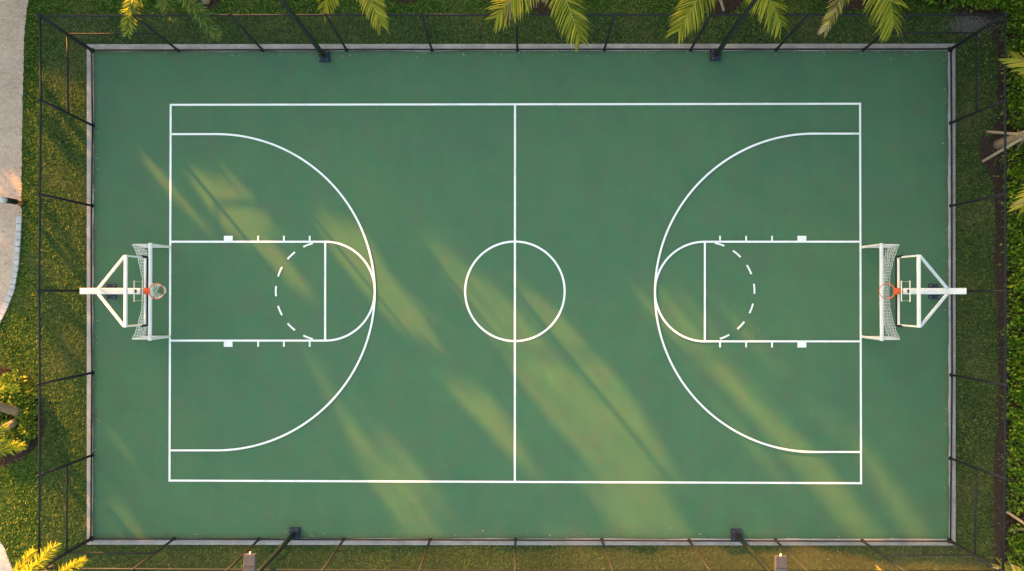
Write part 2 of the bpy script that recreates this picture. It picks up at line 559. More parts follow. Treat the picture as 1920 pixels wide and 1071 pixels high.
def wavy(a, b, n, amp):
    """points from a to b, wandering sideways a little"""
    a, b = Vector((a.x, a.y)), Vector((b.x, b.y))
    nrm = Vector((-(b - a).y, (b - a).x)).normalized()
    ph = random.random() * 9
    out = []
    for i in range(n):
        t = i / n
        out.append(a.lerp(b, t) + nrm * amp * (math.sin(t*n*0.9 + ph) * 0.5 + random.uniform(-.7, .7)) * (1 if 0 < i else 0))
    return out
cp = []
for i in range(4):
    cp += wavy(_c[i], _c[(i+1) % 4], 60, 0.016)
mb = MB()
mb.sheet([(p.x, p.y) for p in reversed(cp)], 0.034)
tag(mb.build('court_surface', M['court']), kind='structure')

# concrete kerb that carries the fence, its top about level with the court
KO = [P(163.5, 83.5), P(1790.5, 82.5), P(1791, 1022.5), P(163.5, 1021)]
KI = [P(183, 103), P(1770, 102), P(1772, 1004), P(181, 1002)]
mb = MB()
for i in range(4):
    j = (i + 1) % 4
    n = 18
    for k in range(n):
        g = 0.0025
        t0, t1 = k / n + (g / 30 if k else 0), (k + 1) / n
        q = [KO[i].lerp(KO[j], t0), KO[i].lerp(KO[j], t1), KI[i].lerp(KI[j], t1), KI[i].lerp(KI[j], t0)]
        mb.prism([(p.x, p.y) for p in reversed(q)], -0.05, 0.026)
tag(mb.build('kerb', M['kerb']), kind='structure')

# painted lines, each a strip at its own tiny height
LW = 3.8
mb = MB()
_lz = [0.039]
def nz_():
    _lz[0] += 0.0006
    return _lz[0]
def line(x0, y0, x1, y1, w=LW):
    z = nz_()
    d = Vector((x1 - x0, y1 - y0)).normalized()
    n = Vector((-d.y, d.x)) * w / 2
    q = [(x0 + n.x, y0 + n.y), (x1 + n.x, y1 + n.y), (x1 - n.x, y1 - n.y), (x0 - n.x, y0 - n.y)]
    pts = [P(*c, z) for c in q]
    if (pts[1] - pts[0]).cross(pts[2] - pts[0]).z < 0:
        pts.reverse()
    mb.add(pts, [(0, 1, 2, 3)])
def arc(cx, cy, r, a0, a1, w=LW, n=96):
    z = nz_()
    vs, fs = [], []
    for i in range(n + 1):
        a = R(a0 + (a1 - a0) * i / n)
        for rr in (r - w/2, r + w/2):
            vs.append(P(cx + rr * math.cos(a), cy - rr * math.sin(a), z))
    for i in range(n):
        fs.append((2*i, 2*i + 1, 2*i + 3, 2*i + 2))
    mb.add(vs, fs)
TL, TR, BR, BL = (320, 196.7), (1612.6, 194.7), (1614.5, 906.2), (317.8, 901.2)
h = LW / 2
line(TL[0] - h, TL[1], TR[0] + h, TR[1]); line(BL[0] - h, BL[1], BR[0] + h, BR[1])
line(*TL, *BL); line(*TR, *BR)
line(965.6, 195.5, 965.2, 903.5)
arc(965.4, 546.4, 93.3, 0, 360, n=140)
# left key, semicircle, dashes
line(319, 453.4, 610, 453.4); line(319, 638.8, 610, 638.8); line(609.8, 453.4, 609.6, 638.8)
arc(610, 546.1, 92.7, -90, 90)
for k in range(-3, 4):
    c = 180 + k * 23.2
    arc(609.8, 546.1, 92.7, c - 5.9, c + 5.9, n=8, w=3.4)
for x in (484, 532.3, 580.7):
    line(x, 442.3, x, 453.4, 3.3); line(x, 638.8, x, 650.4, 3.3)
line(428, 442.3, 428, 453.4, 16.5); line(427.7, 638.8, 427.7, 650.6, 16.5)
line(319, 251.6, 406, 251.6); line(318, 844.6, 406, 844.6)
arc(406, 548.1, 296.5, -90, 90, n=180)
# right key
line(1613.4, 453.4, 1321.6, 453.4); line(1613.8, 640.2, 1321.6, 640.2); line(1321.6, 453.4, 1321.6, 640.2)
arc(1321.6, 546.8, 93.4, 90, 270)
for k in range(-3, 4):
    c = 3.2 + k * 23.2
    arc(1321.6, 546.8, 93.0, c - 5.9, c + 5.9, n=8, w=3.4)
for x in (1350, 1399, 1447.6):
    line(x, 442.3, x, 453.4, 3.3); line(x, 640.2, x, 651.6, 3.3)
line(1503.5, 442.3, 1503.5, 453.4, 16.8); line(1503.5, 640.2, 1503.5, 651.8, 16.8)
line(1613.2, 250.7, 1526.4, 250.7); line(1614.3, 847.6, 1526.4, 847.6)
arc(1526.4, 549.1, 298.4, 90, 270, n=180)
tag(mb.build('court_markings', M['line']), kind='structure')

def px_sheet(name, pts, z, mat, kind='structure'):
    q = [P(*c) for c in pts]
    a = sum(q[i].x * q[(i+1) % len(q)].y - q[(i+1) % len(q)].x * q[i].y for i in range(len(q)))
    if a < 0: q.reverse()
    m_ = MB()
    m_.sheet([(p.x, p.y) for p in q], z)
    return tag(m_.build(name, mat), kind=kind)

def ragged(pts, step=6.0, amp=2.0):
    out = []
    for i in range(len(pts)):
        a, b = Vector(pts[i]), Vector(pts[(i+1) % len(pts)])
        n = max(1, int((b - a).length / step))
        for k in range(n):
            p = a.lerp(b, k / n)
            out.append((p.x + random.uniform(-amp, amp), p.y + random.uniform(-amp, amp)))
    return out

PATH = [(-160, -160), (53, -160), (53, 0), (46, 55), (43, 150), (41, 250), (40, 330), (40, 400), (38, 450), (34, 500), (26, 545), (12, 580), (-4, 612), (-40, 650), (-160, 690)]
px_sheet('path', ragged(PATH, 5, 0.8), -0.006, M['path'])
PATH2 = [(-120, 1000), (-10, 1004), (2, 1018), (9, 1030), (25, 1072), (40, 1130), (-120, 1130)]
px_sheet('pavement', ragged(PATH2, 5, 0.5), -0.006, M['concrete'])
# edging stones along the curve of the path
edge_px = [(41, 405), (38.5, 450), (34.5, 500), (27, 545), (13, 580), (-3, 612)]
mb = MB()
ed = [P(*c) for c in edge_px]
acc = []
for a, b in zip(ed[:-1], ed[1:]):
    L = (b - a).length
    k = max(1, round(L / 0.24))
    for i in range(k):
        acc.append((a.lerp(b, i / k + 0.02), a.lerp(b, (i + 1) / k - 0.02)))
for a, b in acc:
    d = (b - a).normalized()
    s = Vector((d.y, -d.x, 0))
    if s.x > 0: s = -s
    w = random.uniform(0.17, 0.2)
    zt = random.uniform(0.012, 0.03)
    q = [a, b, b + s * w, a + s * w]
    mb.prism([(p.x, p.y) for p in q], -0.03, zt)
tag(mb.build('path_edging_kerb', M['stone']), kind='structure')

# planting beds
BEDS = {
 'east': [(1858, 262), (1842, 252), (1836, 275), (1838, 300), (1852, 318), (1862, 345), (1866, 420), (1862, 480), (1868, 540), (1872, 640), (1874, 700), (1870, 790), (1864, 860), (1862, 930), (1864, 1000), (1862, 1140), (2100, 1140), (2100, -100), (1740, -100), (1752, 2), (1790, 24), (1812, 34), (1850, 50), (1866, 80), (1872, 110), (1868, 160), (1874, 205)],
 'west': [(-90, 690), (-20, 684), (15, 690), (45, 706), (66, 735), (82, 775), (84, 800), (76, 828), (58, 848), (34, 866), (0, 876), (-90, 880)],
}
px_sheet('mulch_ground', ragged(BEDS['east'], 6, 2.2), -0.012, M['mulch'])
px_sheet('mulch_ground', ragged(BEDS['west'], 5, 1.6), -0.012, M['mulch'])
for cx, cy, r in ((388, -6, 26), (760, -22, 30), (1020, -12, 38), (1350, -20, 50), (1590, -36, 58)):
    px_sheet('mulch_ground', ragged([(cx + r * math.cos(t * .42), cy + r * math.sin(t * .42)) for t in range(15)], 6, 1.6), -0.012, M['mulch'])

# ------------------------------------------------------------------ grass blades, bark chips, fallen leaves
BX0, BY1 = P(-30, -30)[0], P(-30, -30)[1]
BX1, BY0 = P(1950, 1101)[0], P(1950, 1101)[1]
nb = 230000
gp = np.stack([rng.uniform(BX0, BX1, nb), rng.uniform(BY0, BY1, nb), np.full(nb, -0.02)], 1)
px = to_px(gp)
keep = ~((px[:, 0] > 162.5) & (px[:, 0] < 1791.5) & (px[:, 1] > 82.5) & (px[:, 1] < 1022.5))
jit = px + rng.normal(0, 1.6, px.shape)
for poly in (PATH, PATH2, BEDS['east'], BEDS['west']):
    keep &= ~in_poly(jit, poly)
for cx, cy, r in ((388, -6, 26), (760, -22, 30), (1020, -12, 38), (1350, -20, 50), (1590, -36, 58)):
    keep &= np.hypot(jit[:, 0] - cx, jit[:, 1] - cy) > r
gp = gp[keep]
n = len(gp)
az = rng.uniform(0, 2 * np.pi, n)
lean = rng.uniform(0.25, 1.2, n)
dirs = np.stack([np.cos(az), np.sin(az), lean], 1)
blade_v = [(0, -.5, 0), (0, .5, 0), (.55, .38, 0), (.55, -.38, 0), (1, 0, -.12)]
blade_f = [(0, 1, 2, 3), (3, 2, 4)]
scl = np.stack([rng.uniform(0.04, 0.13, n), rng.uniform(0.010, 0.026, n), rng.uniform(0.04, 0.12, n)], 1)
tag(scatter('grass', blade_v, blade_f, gp, rot_dir(dirs, rng.uniform(-.6, .6, n)), scl, M['blade']), kind='stuff')

chip_v = [(-.5, -.5, 0), (.5, -.5, 0), (.5, .5, 0), (-.5, .5, 0), (-.4, -.4, 1), (.4, -.4, 1), (.4, .4, 1), (-.4, .4, 1)]
chip_f = [(4, 5, 6, 7), (0, 1, 5, 4), (1, 2, 6, 5), (2, 3, 7, 6), (3, 0, 4, 7)]
nc = 60000
cpnt = np.stack([rng.uniform(BX0, BX1, nc), rng.uniform(BY0, BY1, nc), np.full(nc, -0.012)], 1)
px = to_px(cpnt)
ok = in_poly(px, BEDS['west'])
ok |= in_poly(px + rng.normal(0, 2.0, px.shape), BEDS['east']) & (px[:, 0] < 1935)
for cx, cy, r in ((388, -6, 26), (760, -22, 30), (1020, -12, 38), (1350, -20, 50), (1590, -36, 58)):
    ok |= np.hypot(px[:, 0] - cx, px[:, 1] - cy) < r
cpnt = cpnt[ok]
n = len(cpnt)
az = rng.uniform(0, 2*np.pi, n)
tag(scatter('bark_mulch', chip_v, chip_f, cpnt, rot_dir(np.stack([np.cos(az), np.sin(az), rng.normal(0, .25, n)], 1), rng.normal(0, .3, n)),
            np.stack([rng.uniform(.03, .10, n), rng.uniform(.015, .035, n), rng.uniform(.01, .02, n)], 1), M['chip']), kind='stuff')

gv = np.stack([rng.normal(0, 1, 900) * 17 + 1818, rng.normal(0, 1, 900) * 9 + 47], 1)
gp = np.array([tuple(P(x, y, -0.01)) for x, y in gv])
az = rng.uniform(0, 2*np.pi, 900)
tag(scatter('pale_gravel', chip_v, chip_f, gp, rot_dir(np.stack([np.cos(az), np.sin(az), rng.normal(0, .25, 900)], 1), rng.normal(0, .3, 900)),
            np.stack([rng.uniform(.02, .07, 900), rng.uniform(.02, .05, 900), rng.uniform(.01, .025, 900)], 1), M['gravel']), kind='stuff')

leaf_v = [(0, 0, 0), (.5, 0, 0), (1, 0, -.12), (.45, .27, .07), (.45, -.27, .07)]
leaf_f = [(0, 1, 3), (1, 2, 3), (0, 4, 1), (1, 4, 2)]
nl = 1500
lp = np.stack([rng.uniform(BX0, BX1, nl), rng.uniform(BY0, BY1, nl), np.full(nl, 0.018)], 1)
px = to_px(lp)
ok = ~((px[:, 0] > 163) & (px[:, 0] < 1791) & (px[:, 1] > 83) & (px[:, 1] < 1022))
ok &= (px[:, 0] > 1791) | (rng.random(nl) < 0.35)
lp = lp[ok]; n = len(lp)
az = rng.uniform(0, 2*np.pi, n)
tag(scatter('fallen_leaves', leaf_v, leaf_f, lp, rot_dir(np.stack([np.cos(az), np.sin(az), np.full(n, .1)], 1), rng.normal(0, .4, n)),
            rng.uniform(.03, .085, n), M['litter']), kind='stuff')

ne = 420
t_ = rng.random(ne); off = np.abs(rng.normal(0, .10, ne)) + .05
side = rng.choice(4, ne, p=[.42, .22, .14, .22])
cxm, cym, hx, hy = COURT_C
ex = np.where(side == 0, cxm + (2*t_ - 1) * hx, np.where(side == 2, cxm + (2*t_ - 1) * hx, np.where(side == 1, cxm + hx - off, cxm - hx + off)))
ey = np.where(side == 0, cym + hy - off, np.where(side == 2, cym - hy + off, cym + (2*t_ - 1) * hy))
az = rng.uniform(0, 2*np.pi, ne)
tag(scatter('leaf_litter', leaf_v, leaf_f, np.stack([ex, ey, np.full(ne, .040)], 1), rot_dir(np.stack([np.cos(az), np.sin(az), np.full(ne, .06)], 1), rng.normal(0, .3, ne)),
            rng.uniform(.02, .07, ne), M['litter']), kind='stuff')

# ------------------------------------------------------------------ fence
ZT = 2.76
ZK = 0.026
FENCE = {
 'top': dict(base=[(173, 95), (334.5, 95), (493, 94.5), (650, 94), (810, 94), (970, 94), (1133, 93.5), (1295, 93.5), (1455, 93.5), (1619, 93.5), (1781.5, 93)],
             top=[(73.5, 29), (250, 28.5), (431.5, 28), (610, 27.5), (789.5, 27), (969.5, 27), (1152.5, 27), (1334, 27), (1516, 27), (1703, 27), (1885.5, 27)],
             label='black chain-link fence behind the top sideline, under the hanging palm fronds'),
 'right': dict(base=[(1781.5, 93), (1782.5, 231), (1783, 386), (1783, 546), (1783.5, 703), (1782, 859.5), (1780.5, 1014)],
             top=[(1885.5, 27), (1886, 187), (1886.5, 364), (1886.5, 546), (1886, 722), (1885, 898), (1882, 1072.5)],
             label='black chain-link fence between the court and the dense green hedge'),
 'bottom': dict(base=[(1780.5, 1014), (1616.5, 1014), (1454, 1013.5), (1292, 1013.5), (1128.5, 1012.5), (966.5, 1012), (806.5, 1011.5), (645, 1011), (486.5, 1010.5), (327, 1010), (172, 1010)],
             top=[(1882, 1072.5), (1698, 1072.5), (1515, 1072), (1332, 1071.5), (1149, 1071), (966.5, 1070.5), (786.5, 1070.5), (605, 1070), (427, 1069), (250, 1068), (72, 1067)],
             label='black chain-link fence behind the bottom sideline, beside the two grey floodlights'),
 'left': dict(base=[(172, 1010), (173, 853.5), (174, 699), (172.5, 545.5), (173, 386), (175, 236), (173, 95)],
             top=[(72, 1067), (72.5, 892), (73, 720), (72, 545), (73.5, 364), (75, 187), (73.5, 29)],
             label='black chain-link fence between the court and the lawn with the shrub bed'),
}
def make_fence(key, spec):
    bases = [P(*c, ZK) for c in spec['base']]
    tops = [P(*c, ZT) for c in spec['top']]
    org = bases[0].lerp(bases[-1], 0.5)
    org.z = 0
    root = empty('chain_link_fence', org, spec['label'], 'fence', 'fence runs around the court')
    own_corners = key in ('top', 'bottom')
    last = len(bases) - 1
    for i, (b, t) in enumerate(zip(bases, tops)):
        corner = i in (0, last)
        if corner and not own_corners:
            continue
        m_ = MB()
        d = (t - b).normalized()
        r = 0.058 if corner else 0.041
        m_.tube([b - d * 0.05, t + d * 0.03], r, 10)
        m_.tube([t + d * 0.03, t + d * 0.05, t + d * 0.075], [r * 1.12, r * 1.0, r * 0.35], 10)
        o = m_.build('post', M['black'], root, True)
        m_ = MB()
        m_.tube([b - d * 0.004, b + d * 0.012], r * 1.7, 12)
        m_.build('footing_collar', M['black'], o)
    up = [(t - b) for b, t in zip(bases, tops)]
    tr = MB(); tr.tube([t - u * 0.012 for t, u in zip(tops, up)], 0.034, 8); tr.build('top_rail', M['black'], root, True)
    br = MB(); br.tube([b + u * 0.018 for b, u in zip(bases, up)], 0.030, 6); br.build('bottom_rail', M['black'], root, True)
    for i in (0, last - 1):
        a = bases[i].lerp(tops[i], 0.5); b = bases[i+1].lerp(tops[i+1], 0.5)
        m_ = MB(); m_.tube([a, b], 0.030, 8); m_.build('mid_rail', M['black'], root, True)
    # the woven wire, strand by strand
    pitch, hgt = 0.088, ZT - 0.07
    m_ = MB()
    tri = [(math.cos(a), math.sin(a)) for a in (0.5, 2.6, 4.7)]
    seglen = [(bases[i+1] - bases[i]).length for i in range(last)]
    cum = [0]
    for s_ in seglen: cum.append(cum[-1] + s_)
    L = cum[-1]
    def at(u, hh):
        u = min(max(u, 0), L)
        i = 0
        while i < last - 1 and u > cum[i+1]: i += 1
        f = (u - cum[i]) / seglen[i]
        bb = bases[i].lerp(bases[i+1], f); tt = tops[i].lerp(tops[i+1], f)
        return bb.lerp(tt, (hh + 0.03) / ZT)
    run = (bases[-1] - bases[0]).normalized()
    nrm = Vector((-run.y, run.x, 0))
    rw = 0.0023
    k = -int(hgt / pitch) - 1
    while k * pitch < L + hgt:
        for sgn in (1, -1):
            u0 = k * pitch if sgn > 0 else k * pitch + pitch * 0.5
            lo_h, hi_h = 0.0, hgt
            # u(h) = u0 + sgn*h, clipped to the run
            if sgn > 0:
                lo_h = max(lo_h, -u0); hi_h = min(hi_h, L - u0)
            else:
                lo_h = max(lo_h, u0 - L); hi_h = min(hi_h, u0)
            if hi_h - lo_h < 0.03: continue
            # break at posts where the run bends
            hs = [lo_h, (lo_h + hi_h) / 2, hi_h]
            pts = [at(u0 + sgn * h_, h_) + nrm * 0.0035 * sgn - nrm * 0.036 for h_ in hs]
            d = (pts[-1] - pts[0]).normalized()
            s1 = d.cross(nrm).normalized()
            vs = []
            for p in pts:
                for (ca, sa) in tri:
                    vs.append(p + s1 * ca * rw + nrm * sa * rw)
            fs = []
            for a in range(2):
                for c in range(3):
                    fs.append((a*3 + c, a*3 + (c+1) % 3, a*3 + 3 + (c+1) % 3, a*3 + 3 + c))
            m_.add(vs, fs)
        k += 1
    m_.build('wire_mesh', M['wire'], root)
    return root
for key, spec in FENCE.items():
    make_fence(key, spec)

# ------------------------------------------------------------------ basketball hoops
def make_hoop(base_x, board_x, arm_x, brace_x, cy, sgn, label, with_net):
    """distances are measured from the middle of the court outwards; sgn -1 left, +1 right"""
    X = lambda d, y, z: Vector((sgn * d, cy + y, z))
    root = empty('basketball_hoop', X(base_x, 0, 0.034), label, 'basketball hoop', 'basketball hoops at the two ends')
    m_ = MB(); m_.box(X(base_x, 0, 0.055), 0.36, 0.50, 0.042); bp = m_.build('base_plate', M['rubber'], root)
    for sx in (-.14, .14):
        for sy in (-.2, .2):
            m_ = MB(); m_.tube([X(base_x + sx, sy, 0.07), X(base_x + sx, sy, 0.105)], 0.018, 6)
            m_.build('bolt', M['bolt'], bp)
    # leaning square post and long arm
    ARMZ = 3.42
    m_ = MB(); m_.beam(X(base_x, 0, 0.06), X(arm_x - 0.07, 0, ARMZ - 0.10), 0.17, 0.18); m_.build('pole', M['white'], root)
    m_ = MB(); m_.beam(X(arm_x - 0.02, 0, ARMZ), X(board_x + 0.04, 0, 3.15), 0.185, 0.17); arm = m_.build('arm', M['white'], root)
    m_ = MB(); m_.beam(X(board_x + 0.10, 0.0, 3.253), X(board_x + 0.16, 0.0, 3.262), 0.10, 0.004); m_.build('sticker', M['pad'], arm)
    zb, zt, hw = 2.87, 4.04, 1.055
    for sy in (-1, 1):
        m_ = MB(); m_.beam(X(brace_x, sy * 0.09, ARMZ + 0.01), X(board_x + 0.06, sy * (hw - 0.03), zt - 0.04), 0.075, 0.06); m_.build('brace', M['white'], root)
    # backboard: clear panel in a white frame, black padding on its foot
    m_ = MB(); m_.beam(X(board_x, 0, zb + 0.04), X(board_x, 0, zt - 0.04), 2 * hw - 0.1, 0.014)
    bd = m_.build('backboard', M['glass'], root)
    m_ = MB(); m_.beam(X(board_x, -hw, zt), X(board_x, hw, zt), 0.085, 0.085); m_.build('top_bar', M['white'], bd)
    m_ = MB(); m_.beam(X(board_x + 0.012, -hw + 0.05, zb + 0.05), X(board_x + 0.012, hw - 0.05, zb + 0.05), 0.05, 0.06); m_.build('bottom_bar', M['white'], bd)
    m_ = MB(); m_.beam(X(board_x - 0.006, -hw - 0.01, zb - 0.012), X(board_x - 0.006, hw + 0.01, zb - 0.012), 0.075, 0.05); m_.build('pad', M['pad'], bd)
    for sy in (-1, 1):
        m_ = MB(); m_.beam(X(board_x, sy * (hw - 0.025), zb + 0.02), X(board_x, sy * (hw - 0.025), zt - 0.043), 0.05, 0.05); m_.build('side_bar', M['white'], bd)
        m_ = MB(); m_.beam(X(board_x - 0.004, sy * hw, zb + 0.014), X(board_x - 0.004, sy * hw, zb + 0.30), 0.066, 0.075); m_.build('pad', M['pad'], bd)
    m_ = MB()
    f = board_x - 0.012
    ty, t0, t1 = 0.315, 3.13, 3.60
    m_.beam(X(f, -ty, t0), X(f, ty, t0), 0.006, 0.055)
    m_.beam(X(f, -ty, t1), X(f, ty, t1), 0.006, 0.055)
    for sy in (-1, 1):
        m_.beam(X(f, sy * (ty - .027), t0 + .028), X(f, sy * (ty - .027), t1 - .028), 0.055, 0.006)
    m_.build('target_square', M['cream'], bd)
    # rim with its plate
    rx, rz, rr = board_x - 0.40, 3.05, 0.236
    ring = [X(rx + rr * math.cos(a), rr * math.sin(a), rz) for a in [2*math.pi*k/40 for k in range(40)]]
    m_ = MB(); m_.tube(ring, 0.0115, 8, closed=True); 
    for sy in (-1, 1):
        m_.tube([X(board_x - 0.17, sy * 0.085, rz - 0.01), X(rx + 0.08, sy * 0.222, rz - 0.006)], 0.011, 6)
    rim = m_.build('rim', M['orange'], root, True)
    m_ = MB()
    m_.beam(X(board_x - 0.014, 0, rz - 0.02), X(board_x - 0.205, 0, rz + 0.006), 0.19, 0.022)
    m_.beam(X(board_x - 0.022, 0, rz - 0.10), X(board_x - 0.022, 0, rz + 0.08), 0.19, 0.02)
    m_.build('bracket', M['orange'], rim)
    m_ = MB()
    if with_net:
        K, rows = 12, 6
        def npt(k, j):
            t = j / rows
            r_ = 0.228 * (1 - 0.42 * t ** 0.8)
            a = 2 * math.pi * (k + 0.5 * j) / K
            w = 0.02 * t
            return X(rx + 0.05 * t - 0.0 + r_ * math.cos(a) + w * math.sin(3 * k), 0.02 * t + r_ * math.sin(a) + w * math.cos(5 * k), rz - 0.02 - 0.42 * t)
        for k in range(K):
            m_.tube([npt(k, j) for j in range(rows + 1)], 0.007, 5)
            m_.tube([npt(k - j, j) for j in range(rows + 1)], 0.007, 5)
        m_.build('net', M['netw'], rim)
make_hoop(14.09, 11.39, 13.10, 12.54, 0.03, -1, 'white basketball hoop with a net in its rim, between the paved path and the goal', True)
make_hoop(14.42, 11.66, 13.41, 12.84, 0.03, 1, 'white basketball hoop with a bare netless rim, on the hedge side of the court', False)

# ------------------------------------------------------------------ small goals
def make_goal(x0, y0, y1, sgn, label):
    """x0: goal mouth, sgn: outward direction"""
    Z = 1.38
    zg = 0.034
    root = empty('soccer_goal', Vector((x0, (y0 + y1) / 2, zg)), label, 'soccer goal', 'small white goals under the hoops')
    m_ = MB(); m_.beam((x0, y0 - 0.05, Z), (x0, y1 + 0.05, Z), 0.115, 0.10, bev=0.3); m_.build('crossbar', M['white'], root)
    dt, db = 0.60, 0.92
    for y, s in ((y0, -1), (y1, 1)):
        m_ = MB(); m_.beam((x0, y, zg), (x0, y, Z - 0.051), 0.085, 0.085, bev=0.3); m_.build('post', M['white'], root)
        m_ = MB(); m_.tube([(x0 + sgn * 0.045, y, zg + 0.03), (x0 + sgn * db, y, zg + 0.03)], 0.026, 8); m_.build('ground_bar', M['white'], root, True)
        m_ = MB()
        pts = [(x0 + sgn * 0.055, y, Z - 0.01), (x0 + sgn * dt * 0.8, y, Z - 0.01), (x0 + sgn * dt, y, Z - 0.05), (x0 + sgn * (dt + .10), y, Z * .7), (x0 + sgn * (dt + .2), y, Z * .4), (x0 + sgn * db, y, zg + 0.05)]
        m_.tube(pts, 0.021, 8); m_.build('stanchion', M['white'], root, True)
        m_ = MB(); m_.box((x0 - sgn * 0.0 + sgn * 0.10, y + s * 0.03, Z * 0.62), 0.09, 0.03, 0.05); m_.build('net_clip', M['white'], root)
    rnd = random.Random(5 if sgn < 0 else 8)
    W = y1 - y0
    def back(u, v):
        """u across 0..1, v from the top rope 0 to the ground rope 1"""
        bow = math.sin(math.pi * u) ** 0.8
        top = dt - 0.29 * bow
        bot = db - 0.32 * bow
        sag = 0.10 * math.sin(math.pi * v) * (0.6 + .4 * bow)
        d = top + (bot - top) * v ** 1.2 + sag * (0.5 - bow * 0.9)
        zz = (Z - 0.03 - 0.10 * bow * (1 - v)) * (1 - v) + (zg + 0.03) * v
        return Vector((x0 + sgn * d, y0 + W * u, zz))
    def topn(u, v):
        """v from crossbar 0 to top rope 1"""
        b = back(u, 0)
        a = Vector((x0 + sgn * 0.05, y0 + W * u, Z + 0.0))
        p = a.lerp(b, v)
        p.z -= 0.05 * math.sin(math.pi * v) * math.sin(math.pi * u)
        return p
    def jit(p, a=0.012):
        return p + Vector((rnd.uniform(-a, a), rnd.uniform(-a, a), rnd.uniform(-a, a)))
    m_ = MB()
    nu, nv, nt_ = 32, 9, 5
    for i in range(nu + 1):
        u = i / nu
        m_.tube([jit(topn(u, v / nt_)) for v in range(nt_ + 1)] + [jit(back(u, v / nv)) for v in range(1, nv + 1)], 0.0058, 3, caps=False)
    for v in range(1, nt_ + 1):
        m_.tube([jit(topn(i / nu, v / nt_)) for i in range(nu + 1)], 0.011 if v == nt_ else 0.0058, 3, caps=False)
    for v in range(1, nv + 1):
        m_.tube([jit(back(i / nu, v / nv), 0.016) for i in range(nu + 1)], 0.011 if v == nv else 0.0058, 3, caps=False)
    for y, u in ((y0, 0), (y1, 1)):                      # side panels
        for v in range(1, 13):
            e = back(u, v / 13)
            m_.tube([jit(Vector((x0 + sgn * 0.04, y, e.z)), .006), jit(e.lerp(Vector((x0 + sgn*.04, y, e.z)), .5)), jit(e)], 0.007, 3, caps=False)
        for k in range(1, 7):
            f = k / 7
            m_.tube([jit(Vector((x0 + sgn * .04, y, 0)).lerp(Vector((back(u, v / 8).x, y, 0)), f) + Vector((0, 0, back(u, v / 8).z))) for v in range(9)], 0.007, 3, caps=False)
    m_.build('net', M['netw'], root)
ga, gb = P(318.5, 631, 0.03), P(318.5, 463.5, 0.03)
make_goal(ga.x, ga.y, gb.y, -1, 'small white goal beneath the hoop with a net, lawn side of court')
ga, gb = P(1616, 631.5, 0.03), P(1616, 464, 0.03)
make_goal(ga.x, ga.y, gb.y, 1, 'small white goal beneath the netless hoop, hedge side of court')

# ------------------------------------------------------------------ floodlight poles
def make_light(px, py, top_px, ztop, label, head_dir):
    b = P(px, py, 0.034)
    t = P(*top_px, ztop)
    root = empty('light_pole', b, label, 'light pole', 'black light poles at the sidelines')
    m_ = MB()
    m_.box(b + Vector((0, 0, 0.02)), 0.38, 0.38, 0.04)
    m_.box(b + Vector((0, 0, 0.10)), 0.33, 0.33, 0.12)
    m_.box(b + Vector((0, 0, 0.18)), 0.24, 0.24, 0.05)
    bc = m_.build('base_cover', M['rubber'], root)
    for sx in (-.13, .13):
        for sy in (-.13, .13):
            m_ = MB(); m_.tube([b + Vector((sx, sy, 0.155)), b + Vector((sx, sy, 0.185))], 0.014, 6)
            m_.build('bolt', M['bolt'], bc)
    m_ = MB()
    m_.tube([b + Vector((0, 0, .18)), b.lerp(t, .3), b.lerp(t, .7), t], [0.088, 0.082, 0.068, 0.058], 14)
    m_.build('pole', M['polebl'], root, True)
    hd = Vector((0, head_dir, 0))
    m_ = MB()
    m_.beam(t + Vector((0, 0, -.05)), t + hd * 0.16 + Vector((0, 0, .02)), 0.08, 0.07)
    m_.build('arm', M['polebl'], root)
    c = t + hd * 0.17 + Vector((0, 0, 0.06))
    m_ = MB()
    m_.beam(c, c + hd * 0.29, 0.345, 0.14, 0.35, 0.14, bev=0.15)
    m_.beam(c + hd * 0.30, c + hd * 0.62, 0.355, 0.15, 0.335, 0.11, bev=0.15)
    hb = m_.build('lamp_head', M['grey'], root)
    m_ = MB(); m_.beam(c + hd * 0.05 - Vector((0, 0, .083)), c + hd * .56 - Vector((0, 0, .083)), 0.27, 0.02); m_.build('lens', M['dgrey'], hb)
    m_ = MB(); m_.tube([c + hd * 0.60, c + hd * 0.68], [0.035, 0.025], 10)
    m_.build('sensor', M['white'], hb)
def top_of(px, py, z):
    s = CAM_H / (CAM_H - z)
    return (NADIR[0] + (px - NADIR[0]) * s, NADIR[1] + (py - NADIR[1]) * s)
make_light(609, 107, (513.5, -20), 5.6, 'black light pole rising over the top fence next to the foxtail palm', -1 if False else 1)
make_light(1341, 105, (1437, -30), 5.6, 'black light pole at the top sideline, between two fronds of the coconut palm', 1)
make_light(553.5, 998.5, top_of(553.5, 998.5, 4.15), 4.15, 'black light pole with grey lamp head at the bottom sideline, nearer the lawn', 1)
make_light(1380, 1001.5, top_of(1380, 1001.5, 4.15), 4.15, 'black light pole with grey lamp head at the bottom sideline, nearer the hedge', 1)

# ------------------------------------------------------------------ path light
b = P(39.5, 380.5, -0.006)
root = empty('bollard_light', b, 'black bollard light with white cap and brass foot at the edge of the paved path', 'bollard light')
up = Vector((0, 0, 1))
m_ = MB(); m_.tube([b, b + up * .03], [0.13, 0.12], 16); m_.build('base', M['black'], root, True)
m_ = MB(); m_.tube([b + up * .03, b + up * .08, b + up * .26, b + up * .28], [0.095, 0.075, 0.075, 0.09], 16); m_.build('collar', M['brass'], root, True)
m_ = MB(); m_.tube([b + up * .28, b + up * .80], 0.098, 18); m_.build('body', M['black'], root, True)
m_ = MB(); m_.tube([b + up * .80, b + up * 1.04, b + up * 1.08], [0.10, 0.10, 0.07], 18); m_.build('cap', M['white'], root, True)

# ------------------------------------------------------------------ palms
def bez(a, b, c, t):
    return a * (1-t)**2 + b * 2*t*(1-t) + c * t*t

